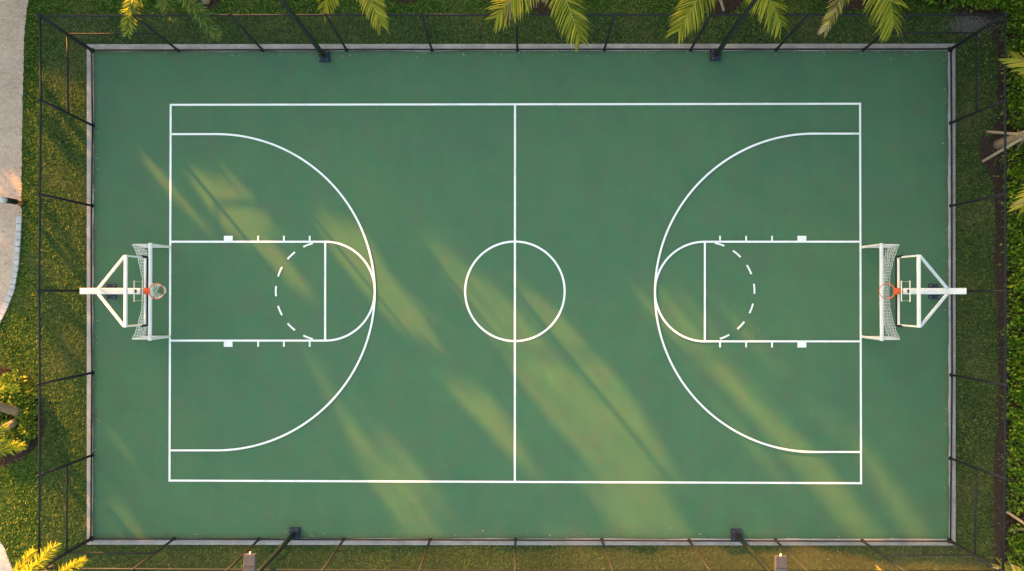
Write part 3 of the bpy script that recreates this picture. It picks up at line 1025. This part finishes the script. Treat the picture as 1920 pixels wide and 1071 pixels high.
def frond_mesh(base, tip, arch, kind, mats, root, seed, width=1.0, one_side=0):
    """one pinnate frond arching from base to tip"""
    r_ = np.random.default_rng(seed)
    base, tip = Vector(base), Vector(tip)
    ctrl = base.lerp(tip, 0.5) + Vector((0, 0, arch))
    K = 14
    pts = [bez(base, ctrl, tip, k / K) for k in range(K + 1)]
    L = sum((pts[i+1] - pts[i]).length for i in range(K))
    m_ = MB()
    m_.tube(pts, [0.022 * (1 - 0.8 * k / K) for k in range(K + 1)], 5)
    fr = m_.build('frond', M['rachis'], root)
    pos, dr, roll, ln = [], [], [], []
    if kind == 'fox':
        n = int(L * 200)
        for i in range(n):
            t = 0.12 + 0.88 * (i + r_.random()) / n
            p = bez(base, ctrl, tip, t)
            d = (bez(base, ctrl, tip, min(t + .02, 1.02)) - bez(base, ctrl, tip, t - .02)).normalized()
            a = r_.uniform(0, 2*np.pi)
            s = d.cross(Vector((0, 0, 1))).normalized(); u = s.cross(d)
            o = s * math.cos(a) + u * math.sin(a)
            v = d * r_.uniform(.45, .9) + o * 0.9
            pos.append(p); dr.append(v); roll.append(r_.uniform(-1.5, 1.5))
            ln.append(0.37 * width * (0.55 + 0.45 * math.sin(math.pi * min(1, t * 1.02)) ** .5) * r_.uniform(.75, 1.1))
        wid = 0.055
    else:
        n = int(L * 21)
        for i in range(n):
            t = 0.10 + 0.90 * (i + 0.5) / n
            p = bez(base, ctrl, tip, t)
            d = (bez(base, ctrl, tip, min(t + .02, 1.02)) - bez(base, ctrl, tip, t - .02)).normalized()
            s = d.cross(Vector((0, 0, 1))).normalized(); u = s.cross(d)
            for sd in (-1, 1):
                if one_side and sd != one_side and r_.random() < 0.65: continue
                v = d * (0.52 + 0.85 * t ** 3 + r_.normal(0, .08)) + s * sd * 1.0 + u * r_.normal(0.05, 0.12) - Vector((0, 0, 0.18))
                pos.append(p); dr.append(v); roll.append(sd * 0.45 + r_.normal(0, .3))
                ln.append(0.82 * width * (0.35 + 0.65 * math.sin(math.pi * (0.12 + 0.80 * t)) ** .7) * r_.uniform(.85, 1.1))
        wid = 0.046
    pos = np.array([tuple(p) for p in pos]); dr = np.array([tuple(p) for p in dr]); roll = np.array(roll); ln = np.array(ln)
    tv = [(0, -.3, 0), (0, .3, 0), (.35, .5, -.03), (.35, -.5, -.03), (.75, .35, -.14), (.75, -.35, -.14), (1, 0, -.27)]
    tf = [(0, 1, 2, 3), (3, 2, 4, 5), (5, 4, 6)]
    scl = np.stack([ln, np.full(len(ln), wid) * (0.5 if kind == 'fox' else 1) * r_.uniform(.8, 1.2, len(ln)), ln], 1)
    # a share takes a second painted tone
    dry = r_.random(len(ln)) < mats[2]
    rot = rot_dir(dr, roll)
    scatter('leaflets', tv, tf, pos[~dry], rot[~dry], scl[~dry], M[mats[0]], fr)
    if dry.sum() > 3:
        scatter('second_tone_leaflets', tv, tf, pos[dry], rot[dry], scl[dry], M[mats[1]], fr)
    return fr

def palm(name, center, cz, base, kind, fronds, label, extra_az, group, trunk_r=0.11, blen=2.2, mats=('coco', 'dry', .08), tops=None):
    """center: pixel and height of the crown, base: ground pixel; fronds: (tip px, tip z, arch, width, mats, one_side)"""
    c = P(*center, cz)
    b = P(*base, -0.02)
    root = empty(name, b, label, 'palm tree', group)
    m_ = MB()
    n = 14
    pts, rad = [], []
    for k in range(n + 1):
        t = k / n
        p = b.lerp(c, t)
        p += Vector((0.05 * math.sin(3 * t), 0.04 * math.sin(2.2 * t), 0)) * (1 - t)
        pts.append(p); rad.append(trunk_r * (1.25 - 0.5 * t) * (1 + 0.05 * (k % 2)))
    m_.tube(pts, rad, 12)
    m_.build('trunk', M['trunk'], root, True)
    sd = int(abs(center[0]) * 7 + abs(center[1]))
    for i, f in enumerate(fronds):
        tip, tz, arch, wd = f[:4]
        mt = f[4] if len(f) > 4 else mats
        os_ = f[5] if len(f) > 5 else 0
        frond_mesh(c, P(*tip, tz), arch, kind, mt, root, sd + i, wd, os_)
    for i, a in enumerate(extra_az):
        el = random.uniform(-.75, -.3)
        L = blen * random.uniform(.85, 1.1)
        tip = c + Vector((math.cos(R(a)) * L, math.sin(R(a)) * L, el * 1.3))
        frond_mesh(c, tip, random.uniform(.2, .4), kind, mats, root, sd + 40 + i)
    return root

GN = 'palms planted outside the fence'
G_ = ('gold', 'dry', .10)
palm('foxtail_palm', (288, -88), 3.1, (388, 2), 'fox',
     [((238, 62), 2.5, .48, 1.1, ('fox', 'fox_sunlit', .45)), ((322, 36), 2.55, .5, 1.1), ((408, 68), 2.55, .5, 1.15)],
     'bushy foxtail palm whose dark green fronds overhang the fence near the paved path', (127,), GN, mats=('fox', 'fox_sunlit', .08))
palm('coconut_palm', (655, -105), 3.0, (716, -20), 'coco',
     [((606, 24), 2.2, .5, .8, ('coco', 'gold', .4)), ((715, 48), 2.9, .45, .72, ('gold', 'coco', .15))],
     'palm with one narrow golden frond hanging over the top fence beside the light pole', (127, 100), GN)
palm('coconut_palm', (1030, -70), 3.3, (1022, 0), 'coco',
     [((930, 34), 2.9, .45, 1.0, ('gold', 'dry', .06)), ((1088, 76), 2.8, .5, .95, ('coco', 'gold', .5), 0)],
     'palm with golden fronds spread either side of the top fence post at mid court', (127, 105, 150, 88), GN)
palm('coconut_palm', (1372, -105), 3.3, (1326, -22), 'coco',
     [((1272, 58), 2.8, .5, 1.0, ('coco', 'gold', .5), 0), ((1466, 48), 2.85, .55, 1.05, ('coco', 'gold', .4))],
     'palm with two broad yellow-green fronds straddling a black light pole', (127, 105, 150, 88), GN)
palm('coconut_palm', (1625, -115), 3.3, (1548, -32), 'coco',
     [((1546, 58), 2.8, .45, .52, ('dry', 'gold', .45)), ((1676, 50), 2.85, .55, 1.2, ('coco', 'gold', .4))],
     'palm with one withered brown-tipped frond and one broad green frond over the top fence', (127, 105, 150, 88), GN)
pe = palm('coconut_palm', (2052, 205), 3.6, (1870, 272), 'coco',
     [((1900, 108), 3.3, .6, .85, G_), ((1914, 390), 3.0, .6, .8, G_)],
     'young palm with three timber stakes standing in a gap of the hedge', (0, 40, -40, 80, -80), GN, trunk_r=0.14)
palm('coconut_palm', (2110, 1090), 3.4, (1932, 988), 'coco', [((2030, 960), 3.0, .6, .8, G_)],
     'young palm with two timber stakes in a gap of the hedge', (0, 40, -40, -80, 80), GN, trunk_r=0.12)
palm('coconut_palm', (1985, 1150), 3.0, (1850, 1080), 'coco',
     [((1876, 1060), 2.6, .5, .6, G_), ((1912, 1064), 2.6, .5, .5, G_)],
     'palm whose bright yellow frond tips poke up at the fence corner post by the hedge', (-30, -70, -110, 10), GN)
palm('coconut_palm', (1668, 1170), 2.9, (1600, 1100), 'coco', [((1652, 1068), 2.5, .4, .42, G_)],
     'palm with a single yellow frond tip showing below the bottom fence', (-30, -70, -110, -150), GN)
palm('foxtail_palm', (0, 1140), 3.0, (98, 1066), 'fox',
     [((106, 1020), 2.7, .45, 1.0, ('fox_sunlit', 'fox', .12)), ((158, 1050), 2.6, .4, .85, ('fox_sunlit', 'fox', .1)), ((62, 1032), 2.6, .4, .8, ('fox_sunlit', 'fox', .15))],
     'bright yellow foxtail palm at the fence corner beside the grey pavement', (200, 250, 290), GN, mats=('fox_sunlit', 'fox', .1))
palm('foxtail_palm', (-92, 742), 3.2, (40, 774), 'fox', [((28, 726), 2.3, .35, .75, ('fox_sunlit', 'fox', .2)), ((-20, 820), 2.4, .3, .8)],
     'palm trunk rising from the shrub bed, the upper of a pair', (180, 215), GN, trunk_r=0.125, mats=('fox_sunlit', 'fox', .2))
palm('foxtail_palm', (-85, 858), 3.0, (33, 789), 'fox', [((40, 836), 2.2, .4, 1.0, ('fox_sunlit', 'fox', .12)), ((15, 800), 2.0, .3, .6)],
     'palm trunk rising from the shrub bed, the lower of a pair', (200, 235), GN, trunk_r=0.105, mats=('fox_sunlit', 'fox', .15))

# timber braces of the young palms
def stake(a, za, b, zb, label):
    A, B = P(*a, za), P(*b, zb)
    m_ = MB(); m_.beam(A, B, 0.085, 0.045)
    o = m_.v
    org = Vector((A.x, A.y, A.z))
    ob = link_mesh('timber_stake', [v - org for v in o], m_.f, M['timber'])
    ob.location = org
    tag(ob, label, 'stake', 'timber stakes bracing young palms')
stake((1851, 247), -0.02, (1926, 253), 1.25, 'pale timber stake lying nearly level against the three-stake palm')
stake((1842, 303), -0.02, (1926, 254), 1.2, 'long timber stake slanting from the lawn to the three-stake palm')
stake((1896, 300), -0.02, (1930, 245), 1.2, 'short grey timber stake standing behind the three-stake palm')
stake((1888, 960), -0.02, (1948, 1000), 1.1, 'pale timber stake slanting down towards the two-stake palm')
stake((1895, 995), -0.02, (1952, 990), 1.1, 'pale timber stake lying level against the two-stake palm')
stake((1357, 20), -0.02, (1338, -40), 1.3, 'grey timber stake in the red mulch above the top fence')

# ------------------------------------------------------------------ hedge and shrubs
def foliage(name, mounds, n, leaf, mat, parent, seed):
    """leaves spread through a set of mounds (centre, radii)"""
    r_ = np.random.default_rng(seed)
    w = np.array([m[3] * m[4] for m in mounds]); w = w / w.sum()
    idx = r_.choice(len(mounds), n, p=w)
    c = np.array([[m[0], m[1], m[2]] for m in mounds])[idx]
    rad = np.array([[m[3], m[4], m[5]] for m in mounds])[idx]
    d = r_.normal(size=(n, 3)); d[:, 2] = np.abs(d[:, 2]) * 1.1 - 0.25
    d /= np.linalg.norm(d, axis=1, keepdims=True)
    shell = 1 - 0.45 * r_.random(n) ** 1.6
    lump = 1 + 0.16 * np.sin(d[:, 0] * 7 + idx) * np.sin(d[:, 1] * 8 + 2 * idx) + 0.10 * np.sin(d[:, 2] * 11 + idx)
    pos = c + d * rad * (shell * lump)[:, None]
    pos[:, 2] = np.maximum(pos[:, 2], 0.02)
    dr = d + r_.normal(0, .65, (n, 3)); dr[:, 2] += 0.15
    return scatter(name, leaf_v, leaf_f, pos, rot_dir(dr, r_.uniform(-.7, .7, n)), r_.uniform(leaf * .7, leaf * 1.25, n), M[mat], parent)

def branches(mounds, parent, seed):
    r_ = random.Random(seed)
    for x, y, z, rx, ry, rz in mounds:
        m_ = MB()
        m_.tube([(x, y, -.03), (x + .01, y, .02), (x, y + .01, z + rz * .5)], [0.035, .03, .014], 6)
        m_.build('stem', M['bark'], parent)

def hedge(ys, label, x0=16.72, name='hedge'):
    mo = []
    y = ys[0]
    while y < ys[1]:
        r = random.uniform(.42, .58)
        mo.append((x0 + r + random.uniform(-.06, .10), y + r * .7, .30, r, r, random.uniform(.55, .85)))
        mo.append((x0 + 1.25 + random.uniform(-.1, .1), y + r * .7, .45, .75, .6, random.uniform(.8, 1.1)))
        y += r * 1.25
    root = empty(name, Vector((x0 + .9, sum(ys) / 2, -.02)), label, 'hedge', 'clipped green hedges around the court')
    foliage('foliage', mo, int(len(mo) * 620), 0.125, 'hedge', root, int(abs(ys[0]) * 100))
    branches(mo[::2], root, 3)
ytop = P(1900, 0)[1]
hedge((5.85, ytop + 1.6), 'leafy green hedge behind the fence, north of the palm with three stakes')
hedge((-7.35, 4.35), 'long leafy green hedge behind the fence, south of the palm with three stakes')
hedge((-10.6, -8.55), 'short leafy green hedge piece below the palm with two stakes')
# hedge along the top right
mo = []
x = 13.7
while x < 17.2:
    mo.append((x, ytop + .35 + max(0, 15.6 - x) * .22 - .25, .3, .55, .5, random.uniform(.6, .8)))
    x += .6
root = empty('hedge', Vector((15.4, ytop + .4, -.02)), 'leafy green hedge behind the fence corner with grey gravel soil', 'hedge', 'clipped green hedges around the court')
foliage('foliage', mo, len(mo) * 900, 0.12, 'hedge', root, 77)
branches(mo, root, 5)

shr = [((20, 724), .46, .55), ((44, 742), .32, .45), ((4, 748), .45, .55), ((46, 776), .28, .40), ((52, 804), .30, .40), ((14, 812), .42, .5), ((36, 830), .26, .32), ((-30, 730), .5, .6), ((-28, 800), .5, .6), ((28, 758), .34, .5), ((56, 768), .20, .28)]
mo = []
for (c, r, hz) in shr:
    p = P(*c, 0.2)
    mo.append((p.x, p.y, .10, r, r, hz * .62))
root = empty('shrub', P(20, 775, -.02), 'sunlit leafy shrub mass in the round mulch bed on the lawn', 'shrub')
foliage('foliage', mo, 6500, 0.115, 'shrub', root, 21)
branches(mo, root, 9)

# ------------------------------------------------------------------ tree belt beyond the upper left: it shades the court, leaves are left out to shape the sun patches
TAN = math.tan(R(SUN_EL))
U = np.array([SUN_DIR.x, SUN_DIR.y])      # towards the sun
V = np.array([SUN_DIR.y, -SUN_DIR.x])     # along the belt
LIT = [
 ([(256, 286), (268, 290), (330, 350), (380, 402), (420, 446), (400, 448), (360, 412), (310, 362), (272, 318)], 0.85),
 ([(345, 322), (375, 318), (432, 350), (470, 400), (505, 445), (545, 492), (575, 535), (600, 575), (570, 560), (520, 512), (470, 470), (430, 448), (375, 368)], 1.0),
 ([(420, 310), (450, 330), (500, 400), (540, 450), (520, 450), (470, 390)], 0.55),
 ([(405, 530), (420, 532), (470, 600), (450, 605)], 0.5),
 ([(585, 400), (660, 415), (735, 500), (800, 570), (870, 650), (925, 735), (990, 850), (1010, 900), (975, 880), (905, 800), (840, 730), (770, 650), (700, 570), (640, 500)], 1.0),
 ([(790, 455), (830, 460), (900, 520), (945, 552), (1005, 618), (1085, 712), (1165, 800), (1225, 885), (1275, 960), (1320, 1040), (1220, 1040), (1160, 945), (1095, 860), (1040, 800), (960, 690), (880, 575)], 0.8),
 ([(950, 528), (1005, 550), (1075, 612), (1145, 690), (1208, 775), (1250, 850), (1290, 925), (1250, 905), (1160, 785), (1085, 690), (1005, 600)], 0.85),
 ([(1090, 900), (1115, 910), (1190, 985), (1220, 1040), (1190, 1040), (1130, 965)], 0.7),
 ([(572, 660), (590, 672), (640, 750), (700, 830), (745, 900), (790, 950), (850, 1040), (780, 1040), (740, 970), (700, 905), (660, 830), (615, 745)], 0.75),
 ([(690, 790), (740, 820), (830, 930), (880, 1010), (840, 1000), (770, 920)], 0.45),
 ([(1146, 500), (1165, 510), (1240, 590), (1300, 660), (1285, 668), (1215, 590)], 0.7),
 ([(1225, 535), (1300, 560), (1350, 630), (1405, 715), (1475, 795), (1545, 870), (1610, 945), (1680, 1040), (1620, 1040), (1555, 950), (1495, 885), (1420, 805), (1340, 715), (1265, 620)], 0.8),
 ([(1255, 640), (1280, 655), (1340, 720), (1400, 785), (1440, 850), (1490, 930), (1440, 880), (1360, 785)], 0.8),
 ([(1330, 560), (1400, 600), (1500, 720), (1600, 840), (1570, 830), (1450, 700)], 0.35),
 ([(1590, 815), (1625, 835), (1700, 925), (1760, 1040), (1715, 1040), (1650, 920)], 0.55),
 ([(200, 800), (225, 815), (300, 920), (280, 925)], 0.5), ([(200, 915), (225, 930), (290, 1030), (210, 1030)], 0.6),
 # lawn and path on the left
 ([(75, 290), (108, 300), (112, 350), (85, 345)], 0.8), ([(-40, 300), (36, 320), (42, 355), (20, 372), (-40, 340)], 0.5),
 ([(-40, 430), (10, 430), (22, 470), (-40, 500)], 0.45),
 ([(44, 410), (62, 425), (100, 500), (135, 575), (150, 640), (120, 620), (75, 520)], 0.9),
 ([(40, 500), (58, 505), (100, 580), (70, 570)], 0.7),
 ([(-60, 560), (20, 580), (70, 600), (130, 650), (160, 760), (165, 860), (120, 800), (100, 760), (60, 760), (50, 830), (-60, 850)], 0.85),
 ([(75, 800), (110, 820), (165, 900), (140, 930)], 0.5), ([(100, 600), (150, 640), (168, 740), (140, 700)], 0.6),
 ([(76, 170), (108, 150), (114, 240), (84, 250)], 0.4),
 ([(46, 110), (172, 150), (172, 1010), (60, 1100), (46, 1100)], 1.0),
 ([(-400, 850), (68, 850), (68, 1085), (-400, 1085)], 1.0), ([(-900, 560), (74, 600), (80, 860), (-900, 860)], 0.98),
 # strip of lawn along the bottom
 ([(620, 1020), (760, 1018), (830, 1085), (660, 1085)], 0.55), ([(850, 1018), (960, 1020), (1010, 1085), (870, 1085)], 0.65),
 ([(1040, 1012), (1180, 1012), (1220, 1085), (1060, 1085)], 0.65), ([(1410, 1020), (1520, 1020), (1560, 1085), (1430, 1085)], 0.6),
 ([(400, 1020), (480, 1020), (500, 1085), (420, 1085)], 0.5), ([(260, 1035), (330, 1030), (360, 1085), (270, 1085)], 0.4),
 ([(820, 24), (960, 24), (975, 46), (840, 48)], 0.8),
]
DARK = [
 [(78, 385), (84, 388), (146, 478), (138, 480)], [(50, 475), (56, 475), (112, 600), (104, 600)], [(84, 600), (90, 600), (150, 700), (152, 720)], [(84, 235), (100, 225), (150, 300), (130, 300)],
 [(325, 326), (340, 326), (392, 398), (445, 470), (428, 462), (360, 385)],
 [(700, 445), (716, 448), (770, 520), (830, 600), (815, 600), (745, 520)],
 [(1290, 690), (1310, 690), (1420, 800), (1500, 890), (1480, 890), (1390, 800)],
]
QT, SMIN, SMAX = 25.0, -23.0, 23.0
NT = 330000
ts = rng.uniform(SMIN, SMAX, NT)
tq = QT + rng.normal(0, 1.1, NT).clip(-2.6, 2.6)
qmin = (-10.6 - V[1] * ts) / U[1]                                 # bottom of the picture along each line of light
qright = (V[0] * ts - 19.0) / -U[0]
qmin = np.maximum(qmin, qright)
ztop = (QT - qmin) * TAN + 2.8 * np.clip((ts - 2) / 6, 0, 1) + 0.25 + 0.35 * np.sin(ts * 2.1) + 0.2 * np.sin(ts * 5.3)
ztop = np.clip(ztop, 3.2, 11.2)
tz = rng.uniform(0.15, 1.0, NT) * ztop
wx = ts * V[0] + tq * U[0]; wy = ts * V[1] + tq * U[1]
gq = tq - tz / TAN                                               # where the leaf's shadow lands
gx = ts * V[0] + gq * U[0]; gy = ts * V[1] + gq * U[1]
gpx = to_px(np.stack([gx, gy, np.full(NT, 0.03)], 1))
gpx = gpx + rng.normal(0, 3.0, gpx.shape)
miss = np.zeros(NT)
PERP = np.array([V[0], -V[1]]) * 5.0      # crowns end half a leaf clear of the opening
for poly, share in LIT:
    hit = in_poly(gpx, poly) | in_poly(gpx + PERP, poly) | in_poly(gpx - PERP, poly)
    miss = np.maximum(miss, np.where(hit, 1 + math.log(share) / 6.3, 0))
for poly in DARK:
    miss[in_poly(gpx, poly)] = 0
alive = rng.random(NT) >= miss
ts, tz, wx, wy = ts[alive], tz[alive], wx[alive], wy[alive]
NTREE = 11
edges = np.linspace(SMIN, SMAX, NTREE + 1)
for i in range(NTREE):
    mid = (edges[i] + edges[i+1]) / 2
    lim = edges[i:i+2] + 0
    sel = (ts >= lim[0]) & (ts < lim[1])
    base = Vector((mid * V[0] + QT * U[0], mid * V[1] + QT * U[1], -0.02))
    root = empty('shade_tree', base, 'tall leafy tree in the belt beyond the path, seen only by its shade', 'tree', 'shade trees beyond the upper left')
    n = int(sel.sum())
    pos = np.stack([wx[sel], wy[sel], tz[sel]], 1)
    d = rng.normal(size=(n, 3))
    scatter('crown', leaf_v, leaf_f, pos, rot_dir(d, rng.uniform(-1.5, 1.5, n)), rng.uniform(.15, .24, n), M['tree'], root)
    m_ = MB()
    hgt = float(tz[sel].max()) if n else 4
    m_.tube([base, base + Vector((.03, 0, hgt * .3)), base + Vector((-.04, .03, hgt * .6))], [0.17, .13, .08], 9)
    m_.build('trunk', M['bark'], root, True)

# dense unseen trees added beyond the top right to hold back the sky there
for i, (x, y, h_, r_) in enumerate([(6.5, 16.0, 8.0, 2.3), (11.5, 15.6, 9.5, 2.6), (16.5, 15.6, 10.0, 2.8), (21.5, 13.8, 10.0, 2.8), (22.6, 8.6, 9.5, 2.7), (22.6, 3.4, 9.0, 2.6), (22.8, -2.0, 8.0, 2.4)]):
    root = empty('shade_tree', Vector((x, y, -.02)), 'unseen tall tree added close behind the hedge to dim the sky light', 'tree', 'added shade trees beyond the upper right')
    foliage('crown', [(x, y, h_ * .55, r_, r_, h_ * .45), (x + .6, y + .5, h_ * .3, r_ * .8, r_ * .8, h_ * .3)], 5200, .34, 'tree', root, 300 + i)
    m_ = MB(); m_.tube([Vector((x, y, -.02)), Vector((x + .1, y, h_ * .35)), Vector((x, y + .1, h_ * .7))], [.22, .17, .08], 9)
    m_.build('trunk', M['bark'], root, True)
